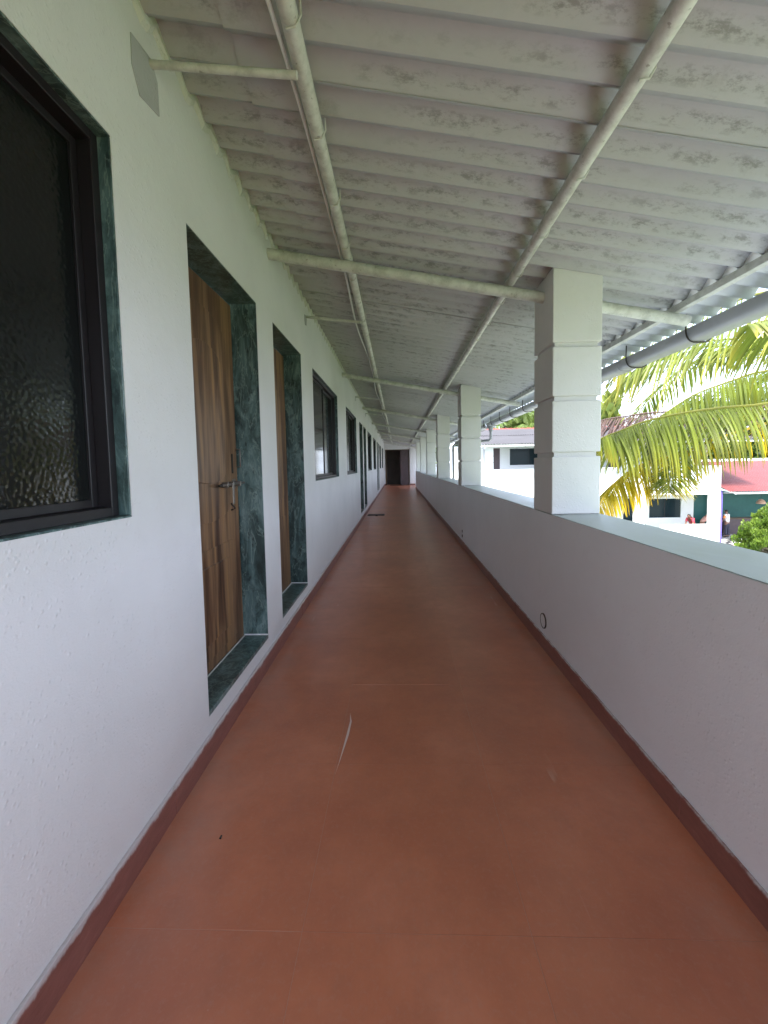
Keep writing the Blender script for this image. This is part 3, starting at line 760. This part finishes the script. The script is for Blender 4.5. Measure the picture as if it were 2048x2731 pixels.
# ------------------------------------------------------------------ people
def skin_obj(name, verts, edges, radii, mat, parent, sub=2, root=0):
    me = bpy.data.meshes.new(name); me.from_pydata(verts, edges, []); me.materials.append(mat)
    o = bpy.data.objects.new(name, me); C.objects.link(o); o.parent = parent
    o.modifiers.new('skin', 'SKIN').use_smooth_shade = True
    sl = me.skin_vertices[0].data if me.skin_vertices else None
    if sl is None:
        bm = bmesh.new(); bm.from_mesh(me); bm.verts.layers.skin.verify(); bm.to_mesh(me); bm.free(); sl = me.skin_vertices[0].data
    for i, r in enumerate(radii):
        rr = r if isinstance(r, tuple) else (r, r)
        sl[i].radius = rr; sl[i].use_root = (i == root)
    ss = o.modifiers.new('sub', 'SUBSURF'); ss.levels = sub; ss.render_levels = sub
    return o
def cloth(name, a, b=None, r=.8): return MT(name, a, r).m
SK = MT('skin', (.22, .11, .07), .55).m; HAIR = MT('black_hair', (.012, .010, .010), .45).m
def person(loc, rz, label, bend, arms, shirt, trousers, long_hair=False, sleeve=None, scale=1.0):
    """bend = forward lean of the trunk in degrees; arms = list of two (elbow, hand) offsets from the shoulder"""
    t = thing('person', loc, label, 'person'); t.rotation_euler = (0, 0, rz); t.scale = (scale,)*3
    b = R(bend); f = lambda h, s=0, x=0: Vector((x, -math.sin(b)*h+s*math.cos(b)*-1, .92+math.cos(b)*h))   # facing -y locally
    P = {}
    pel = Vector((0, 0, .92)); chest = f(.33); neck = f(.52); head = f(.63, .02); crown = f(.74, .03)
    V = [pel, f(.16), chest, neck, head, crown]; E_ = [(0, 1), (1, 2), (2, 3), (3, 4), (4, 5)]
    Rr = [(.135, .10), (.125, .09), (.155, .105), (.052, .055), (.078, .09), (.062, .07)]
    for sx, (el, ha) in zip((-1, 1), arms):
        s0 = f(.45, 0, sx*.155); e = s0+Vector(el); h = e+Vector(ha); k = len(V)
        hd = (h-e).normalized(); V += [s0, e, h, h+hd*.07]; Rr += [.052, .040, .027, .030]
        E_ += [(2, k), (k, k+1), (k+1, k+2), (k+2, k+3)]
        pr = Vector((sx*.01, 0, 0))
        for q, ln in enumerate((.07, .08, .075, .06)):
            kk = len(V); side = hd.cross(Vector((1, 0, 0)) if abs(hd.x) < .8 else Vector((0, 0, 1))).normalized()
            V += [h+hd*.075+side*(q-1.5)*.02, h+hd*(.075+ln*.6)+side*(q-1.5)*.022+Vector((0, 0, -.008)), h+hd*(.07+ln)+side*(q-1.5)*.022+Vector((0, 0, -.025))]
            Rr += [.010, .009, .007]; E_ += [(k+3, kk), (kk, kk+1), (kk+1, kk+2)]
        kk = len(V); side = hd.cross(Vector((1, 0, 0)) if abs(hd.x) < .8 else Vector((0, 0, 1))).normalized()
        V += [h+hd*.05+side*.04, h+hd*.085+side*.055]; Rr += [.011, .009]; E_ += [(k+2, kk), (kk, kk+1)]
    for sx in (-1, 1):
        k = len(V); V += [Vector((sx*.095, 0, .86)), Vector((sx*.105, -.015, .48)), Vector((sx*.11, .02, .09)), Vector((sx*.115, -.12, .035))]
        Rr += [.085, .058, .040, .035]; E_ += [(0, k), (k, k+1), (k+1, k+2), (k+2, k+3)]
    body = skin_obj('body', V, E_, Rr, SK, t)
    # nose, ears on the head
    fw = Vector((0, -math.cos(b), -math.sin(b))); hd0 = head+f(.03)-f(0)
    m = MB(); m.tube([tuple(head+fw*.075+Vector((0, 0, .03))), tuple(head+fw*.105)], [.008, .014], 6)
    for sx in (-1, 1): m.tube([tuple(head+Vector((sx*.075, 0, .02))), tuple(head+Vector((sx*.092, .01, .0)))], [.02, .012], 6)
    fo = bpy.data.meshes.new('face'); fo.from_pydata(m.v, [], m.f); fo.materials.append(SK)
    o = bpy.data.objects.new('face', fo); C.objects.link(o); o.parent = t
    # hair
    hv = [crown+Vector((0, .01, .012)), head-fw*.035+Vector((0, 0, .03)), head-fw*.055+Vector((0, 0, -.03))]
    hr = [(.075, .085), (.088, .088), (.06, .055)]; he = [(0, 1), (1, 2)]
    if long_hair:
        hv += [f(.42)-fw*.12, f(.2)-fw*.15+Vector((0, 0, -.05))]; hr += [(.07, .045), (.035, .025)]; he += [(2, 3), (3, 4)]
    skin_obj('hair', hv, he, hr, HAIR, t)
    # shirt over trunk and upper arms
    sv_ = [f(-.06), f(.16), chest, f(.47)]; sr = [(.165, .125), (.145, .11), (.175, .125), (.07, .07)]; se = [(0, 1), (1, 2), (2, 3)]
    for sx, (el, ha) in zip((-1, 1), arms):
        s0 = f(.45, 0, sx*.155); k = len(sv_); sv_ += [s0, s0+Vector(el)*.75]; sr += [.070, .064]; se += [(2, k), (k, k+1)]
        if sleeve:
            q = s0+Vector(el)*.35; skin_obj('sleeve', [s0+Vector(el)*.05, q, s0+Vector(el)*.85], [(0, 1), (1, 2)], [.074, .074, .070], sleeve, t)
    skin_obj('shirt', sv_, se, sr, shirt, t)
    tv = [Vector((0, 0, .93)), Vector((0, 0, .86))]; tr = [(.15, .115), (.14, .115)]; te = [(0, 1)]
    for sx in (-1, 1):
        k = len(tv); tv += [Vector((sx*.095, 0, .80)), Vector((sx*.105, -.015, .48)), Vector((sx*.11, .02, .12))]; tr += [.10, .078, .062]; te += [(1, k), (k, k+1), (k+1, k+2)]
    skin_obj('trousers', tv, te, tr, trousers, t)
    for sx in (-1, 1): skin_obj('shoe', [Vector((sx*.11, .05, .035)), Vector((sx*.115, -.13, .03))], [(0, 1)], [(.045, .035), (.04, .028)], M['black'], t, 1)
    return t
FZ = GZ+.03
person((16.95, 23.55, GZ+.0), R(-60), 'woman in a red top with long black hair leaning forward behind the low white wall', 42, [((-.02, -.06, -.27), (.0, -.12, -.18)), ((.02, -.06, -.27), (.0, -.12, -.18))], cloth('red_cloth', (.55, .06, .09)), cloth('plum_cloth', (.12, .04, .08)), True, scale=1.02)
person((17.78, 24.0, GZ+.0), R(70), 'man in a pink shirt bending forward in the teal doorway of the white wing', 38, [((-.04, -.20, -.18), (.02, -.2, -.12)), ((.08, -.22, -.14), (.0, -.2, -.14))], cloth('pink_cloth', (.66, .36, .30)), cloth('dark_cloth', (.03, .03, .04)), scale=1.06)
person((19.36, 24.15, FZ), R(200), 'person in a white shirt with orange sleeves standing with back turned on the chequered floor', 6, [((-.05, -.03, -.27), (.02, -.10, -.22)), ((.05, -.03, -.27), (-.02, -.12, -.2))], cloth('white_cloth', (.75, .72, .70)), cloth('black_cloth', (.03, .03, .05)), sleeve=cloth('orange_cloth', (.8, .25, .06)), scale=.98)
person((18.95, 24.35, FZ), R(150), 'person in pale blue jeans half hidden behind the violet strip at the wing corner', 6, [((-.05, -.03, -.27), (.02, -.10, -.22)), ((.05, -.03, -.27), (-.02, -.12, -.2))], cloth('navy_cloth', (.05, .08, .14)), cloth('denim', (.20, .28, .42)), scale=.94)

# ------------------------------------------------------------------ coconut palm
def smooth_path(pts, n):
    P = [Vector(p) for p in pts]; P = [P[0]*2-P[1]]+P+[P[-1]*2-P[-2]]; out = []
    segs = len(P)-3
    for i in range(n+1):
        u = i/n*segs; k = min(int(u), segs-1); t = u-k
        a, b, c, d = P[k:k+4]
        out.append(.5*((2*b)+(c-a)*t+(2*a-5*b+4*c-d)*t*t+(3*b-a-3*c+d)*t**3))
    return out
def frond(pts, mat, parent, nl=85, ll=.95, droop=1.0, wid=.032, start=.12, swing=.55, tip=.5, seed=0, name='frond', nseg=5, rr=.022, sidev=None, hang=.35, sw=None):
    rnd = random.Random(seed)
    path = smooth_path(pts, 80); m = MB(); m.c = []
    m.tube([p for p in path[::4]], [rr*(1-.85*i/20)+.002 for i in range(21)], 6)
    m.c += [(.35, .5, 0, 1)]*len(m.v)
    for s in (-1, 1):
        for k in range(nl):
            t = start+(1-start)*(k+rnd.random()*.5)/nl
            i = min(int(t*80), 79); p = path[i].lerp(path[i+1], t*80-i); d = (path[i+1]-path[max(i-1, 0)]).normalized()
            up = Vector((0, 0, 1)) if abs(d.z) < .93 else Vector((0, -1, 0)); side = d.cross(up).normalized()*s
            env = math.sin(math.pi*min(1, .16+t*.82))**.55*(1-.45*max(0, t-.8)/.2)
            Ln = ll*env*rnd.uniform(.86, 1.08)
            dr = side*((1-swing*.55) if sw is None else sw)+d*swing+Vector((0, 0, rnd.uniform(-.15, .12)-hang)); dr.normalize()
            dr = (dr+Vector((rnd.gauss(0, .05), rnd.gauss(0, .05), rnd.gauss(0, .05)))).normalized()
            q = p.copy(); tint = rnd.random(); brok = rnd.random() < .10; yl = rnd.uniform(-.12, .22)
            ids = []
            for j in range(nseg+1):
                u = j/nseg
                wv = wid*(math.sin(math.pi*min(1, .18+u*.82))**.7+.02)*(1 if j else .6)
                if j == nseg: wv = .002
                nrm = dr.cross(Vector((0, 0, 1)));
                if nrm.length < .12: nrm = dr.cross(d)
                nrm.normalize(); ct = dr.cross(nrm).normalized()
                fold = ct*wv*.35
                ids.append(len(m.v)); m.v += [tuple(q-nrm*wv*.5-fold), tuple(q), tuple(q+nrm*wv*.5-fold)]
                y_ = min(1, max(0, (u-.55)*1.6*tip+yl*tip+(.35 if t > .85 else 0)*tip)); m.c += [(y_, tint, 0, 1)]*3
                g_ = droop*(.10+.75*u)*(2.4 if brok and u > .5 else 1)
                dr = (dr+Vector((0, 0, -1))*g_*Ln*.9/nseg*1.6).normalized()
                q = q+dr*(Ln/nseg)
            for j in range(nseg):
                a, b = ids[j], ids[j+1]
                m.f += [(a, a+1, b+1, b), (a+1, a+2, b+2, b+1)]
    o = m.build(name, mat, parent); return o
CR = (7.4, 6.5, 2.6)
palm = thing('coconut_palm', (8.0, 6.9, GZ), 'young coconut palm at the right with arching green and yellow fronds over the parapet', 'palm tree')
pts = smooth_path([(8.0, 6.9, GZ), (7.85, 6.8, -1.5), (7.6, 6.65, .5), CR], 36)
m = MB(); m.tube(pts, [.20-.0022*i+(.012 if i % 2 else 0) for i in range(37)], 14); m.build('trunk', M['trunk'], palm, smooth=False)
FR = [
 dict(pts=[CR, (6.64, 6.0, 2.28), (4.97, 5.6, 2.02), (4.32, 5.5, 1.97), (3.81, 5.4, 1.91), (3.45, 5.35, 1.85), (3.14, 5.3, 1.78), (2.83, 5.25, 1.67), (2.6, 5.2, 1.59), (2.3, 5.15, 1.42)], mat='leaf', nl=120, ll=.95, droop=2.2, swing=.3, wid=.026, tip=.45, start=.22, hang=.95),
 dict(pts=[CR, (6.3, 6.9, 2.2), (5.16, 6.8, 1.96), (4.61, 6.6, 2.05), (4.02, 6.5, 2.04), (3.53, 6.4, 1.98), (3.14, 6.3, 1.92), (2.6, 6.2, 1.75)], mat='leaf_dry', nl=80, ll=.8, droop=.3, swing=.8, wid=.026, tip=.6, hang=.7, sw=.35),
 dict(pts=[CR, (5.9, 6.2, 1.95), (4.6, 5.9, 1.6), (3.99, 5.8, 1.38), (3.54, 5.7, 1.29), (3.25, 5.6, 1.2), (3.03, 5.5, 1.09), (2.81, 5.4, .94), (2.62, 5.3, .72), (2.49, 5.2, .40)], mat='leaf_yellow', nl=100, ll=.66, droop=1.9, swing=.5, tip=.9, wid=.024, hang=.7),
 dict(pts=[CR, (6.2, 6.4, 2.2), (5.2, 6.2, 1.9), (4.35, 6.0, 1.66), (4.0, 5.8, 1.42), (3.78, 5.6, 1.24), (3.6, 5.4, 1.12), (3.47, 5.25, 1.0), (3.40, 5.15, .88)], mat='leaf', nl=110, ll=.64, droop=.45, swing=.7, tip=.9, wid=.018, hang=.2),
 dict(pts=[CR, (6.12, 5.6, 3.34), (4.7, 5.3, 3.36), (3.9, 5.1, 3.10), (3.3, 5.0, 2.82), (2.8, 4.9, 2.60), (2.55, 4.85, 2.40)], mat='leaf', nl=46, ll=1.35, droop=.16, swing=.85, tip=.6, wid=.026, hang=.8, sw=.35),
 dict(pts=[CR, (6.3, 5.4, 3.0), (5.04, 4.6, 2.85), (4.1, 4.3, 2.76), (3.7, 4.2, 2.66), (3.4, 4.1, 2.58)], mat='leaf', nl=42, ll=.9, droop=2.4, swing=.3, tip=.6, wid=.046, hang=.9),
 dict(pts=[CR, (7.27, 6.6, 2.75), (5.66, 6.4, 2.62), (5.04, 6.3, 2.46), (4.42, 6.2, 2.25), (3.9, 6.1, 1.95)], mat='leaf', nl=100, ll=.95, droop=.7, swing=.6, tip=.4, wid=.026, hang=.8),
 dict(pts=[CR, (6.9, 7.4, 3.3), (6.2, 8.2, 3.6), (5.4, 9.0, 3.4), (4.9, 9.7, 2.7)], mat='leaf', nl=90, ll=.9, droop=1.2, tip=.3, wid=.04, hang=.5),
 dict(pts=[CR, (7.0, 7.6, 3.4), (6.6, 8.9, 3.5), (6.3, 10.2, 2.9), (6.1, 11, 2.0)], mat='leaf', nl=85, ll=.9, droop=1.2, tip=.3, wid=.04),
 dict(pts=[CR, (6.7, 5.6, 3.5), (5.9, 4.4, 3.7), (5.2, 3.3, 3.2), (4.8, 2.5, 2.4)], mat='leaf', nl=85, ll=.9, droop=1.2, tip=.3, wid=.04),
 dict(pts=[CR, (8.2, 5.6, 3.5), (9.2, 4.6, 3.5), (10.2, 3.9, 2.6)], mat='leaf', nl=80, ll=.9, droop=1.2, tip=.3, wid=.04),
 dict(pts=[CR, (8.4, 7.0, 3.6), (9.8, 7.5, 3.6), (11.0, 7.9, 2.6)], mat='leaf', nl=80, ll=.9, droop=1.2, tip=.3, wid=.04),
 dict(pts=[CR, (7.3, 6.4, 3.6), (6.9, 6.2, 4.9), (6.3, 6.0, 5.7)], mat='leaf', nl=75, ll=.8, droop=.7, tip=.2, wid=.04),
 dict(pts=[CR, (7.9, 8.0, 3.2), (8.5, 9.4, 3.2), (9.0, 10.5, 2.2)], mat='leaf', nl=75, ll=.85, droop=1.2, tip=.2, wid=.04),
]
for i, f in enumerate(FR):
    k = dict(f); pp = k.pop('pts'); mt = k.pop('mat'); frond(pp, M[mt], palm, seed=i+1, name='frond', **k)

# palms and trees beyond the wing
def far_palm(x, y, zc, label, seed, nf=24, L_=3.4, gz_=GZ):
    rnd = random.Random(seed); t = thing('palm_tree', (x, y, gz_), label, 'palm tree', 'palms beyond the wing')
    MB().tube([(x+.2, y, gz_), (x+.1, y, (gz_+zc)/2), (x, y, zc)], [.2, .16, .12], 8).build('trunk', M['trunk'], t, smooth=True)
    for k in range(nf):
        a = 2*math.pi*k/nf+rnd.uniform(-.2, .2); e = rnd.uniform(.0, 1.15); l_ = L_*rnd.uniform(.85, 1.1); c_, s_ = math.cos(a), math.sin(a)
        h = math.sin(e); q = math.cos(e)
        pts = [(x, y, zc), (x+c_*l_*.35*q, y+s_*l_*.35*q, zc+l_*.38*h+.15), (x+c_*l_*.7*q, y+s_*l_*.7*q, zc+l_*.52*h-.05), (x+c_*l_*q, y+s_*l_*q, zc+l_*.42*h-.8)]
        frond(pts, M['leaf_far'], t, nl=34, ll=.95, droop=.9, wid=.07, tip=.3, seed=seed*31+k, nseg=3, rr=.035)
far_palm(9.4, 33.0, 3.8, 'left palm showing over the red ridge tiles of the wing', 3)
far_palm(12.2, 33.5, 4.3, 'taller palm over the red ridge tiles, close behind the near pillar', 4)
far_palm(27.5, 37, 5.0, 'distant palm seen under the fronds against the pale sky', 5)
far_palm(33.0, 38, 6.0, 'distant palm at the right edge behind the canteen', 6)
def leafy(name, x, y, z0, z1, rad, n, mat, label, cat, seed, size=.12, trunk_r=.1, shape=lambda u: math.sin(math.pi*min(1, .12+u*.88))**.6, clumps=60, group=None, upright=.3):
    rnd = random.Random(seed); t = thing(name, (x, y, GZ), label, cat, group)
    MB().tube([(x, y, GZ), (x+.05, y, (GZ+z0)/2), (x, y, z0+.5*(z1-z0))], [trunk_r, trunk_r*.8, trunk_r*.4], 8).build('trunk', M['trunk'], t, smooth=True)
    lm = MB()
    m = MB(); m.c = []
    cl = []
    for k in range(clumps):
        u = rnd.random(); a = rnd.random()*2*math.pi; rr = rad*shape(u)*(rnd.uniform(.45, 1.0) if rnd.random() < .7 else rnd.uniform(.9, 1.12))
        cl.append((Vector((x+rr*math.cos(a), y+rr*math.sin(a), z0+(z1-z0)*u)), rnd.random(), rnd.uniform(.7, 1.3)))
        lm.tube([(x, y, z0+(z1-z0)*u*.5), tuple(cl[-1][0])], [trunk_r*.25, .006], 4)
    lm.build('limbs', M['trunk'], t)
    cs = rad*(.13 if name == 'round_shrub' else .30)
    for k in range(n):
        c, tn, s_ = cl[rnd.randrange(clumps)]
        d = Vector((rnd.gauss(0, 1), rnd.gauss(0, 1), rnd.gauss(0, 1))); d.normalize()
        p = c+d*cs*s_*rnd.random()**.4
        ax_ = (d+Vector((0, 0, upright*2))+Vector((rnd.gauss(0, .4), rnd.gauss(0, .4), 0))).normalized()
        sd_ = ax_.cross(Vector((rnd.gauss(0, 1), rnd.gauss(0, 1), rnd.gauss(0, .3)))).normalized(); l_ = size*rnd.uniform(.6, 1.3); w_ = l_*.32
        i = len(m.v); m.v += [tuple(p), tuple(p+ax_*l_*.5+sd_*w_), tuple(p+ax_*l_), tuple(p+ax_*l_*.5-sd_*w_)]
        m.f.append((i, i+1, i+2, i+3)); q = min(1, max(0, tn*.5+rnd.uniform(0, .5))); m.c += [(q, rnd.random(), 0, 1)]*4
    m.build('foliage', mat, t)
    return t
leafy('round_shrub', 15.75, 17.0, GZ+.35, -.55, 1.22, 32000, M['leaf_bush'], 'rounded bright green shrub in the courtyard in front of the canteen', 'shrub', 11, size=.11, trunk_r=.07, clumps=300, shape=lambda u: (math.sin(math.pi*min(1, .25+u*.74))**1.0), upright=.9)
leafy('banana_plant', 17.1, 33.0, 4.0, 5.9, .45, 300, M['leaf_far'], 'broad-leaved pale green plant rising behind the wing right beside the near pillar', 'plant', 12, size=.9, trunk_r=.12, clumps=9, upright=1.0)
leafy('garden_tree', 37, 41, 1.2, 5.2, 3.2, 5000, M['leaf_tree'], 'green tree behind the red lean-to roof of the canteen', 'tree', 13, size=.4, trunk_r=.2)
leafy('garden_tree', 31.5, 40, .5, 5.6, 3.6, 6000, M['leaf_tree'], 'broad dark tree at the right behind the canteen', 'tree', 14, size=.4, trunk_r=.25)
leafy('garden_tree', 1.5, 42, 1.2, 5.2, 3.0, 5000, M['leaf_tree'], 'tree behind the wing, left of the two palms', 'tree', 15, size=.4, trunk_r=.2)
# courtyard lawn
lw = MB().box(6.5, 14.5, -10, 19.5, GZ-.01, GZ+.02); lw.build('lawn', M['grass'], kind='structure')
rnd = random.Random(5); m = MB(); m.c = []
for k in range(12000):
    x, y = rnd.uniform(6.5, 14.5), rnd.uniform(-2, 19.5); h = rnd.uniform(.05, .12); a = rnd.random()*6.28; i = len(m.v)
    m.v += [(x-.012*math.cos(a), y-.012*math.sin(a), GZ+.02), (x+.012*math.cos(a), y+.012*math.sin(a), GZ+.02), (x+rnd.uniform(-.04, .04), y+rnd.uniform(-.04, .04), GZ+.02+h)]
    m.f.append((i, i+1, i+2)); m.c += [(rnd.random()*.4, rnd.random(), 0, 1)]*3
g = m.build('grass', M['leaf_tree'], kind='stuff'); g['label'] = 'short green grass on the courtyard lawn'; g['category'] = 'grass'
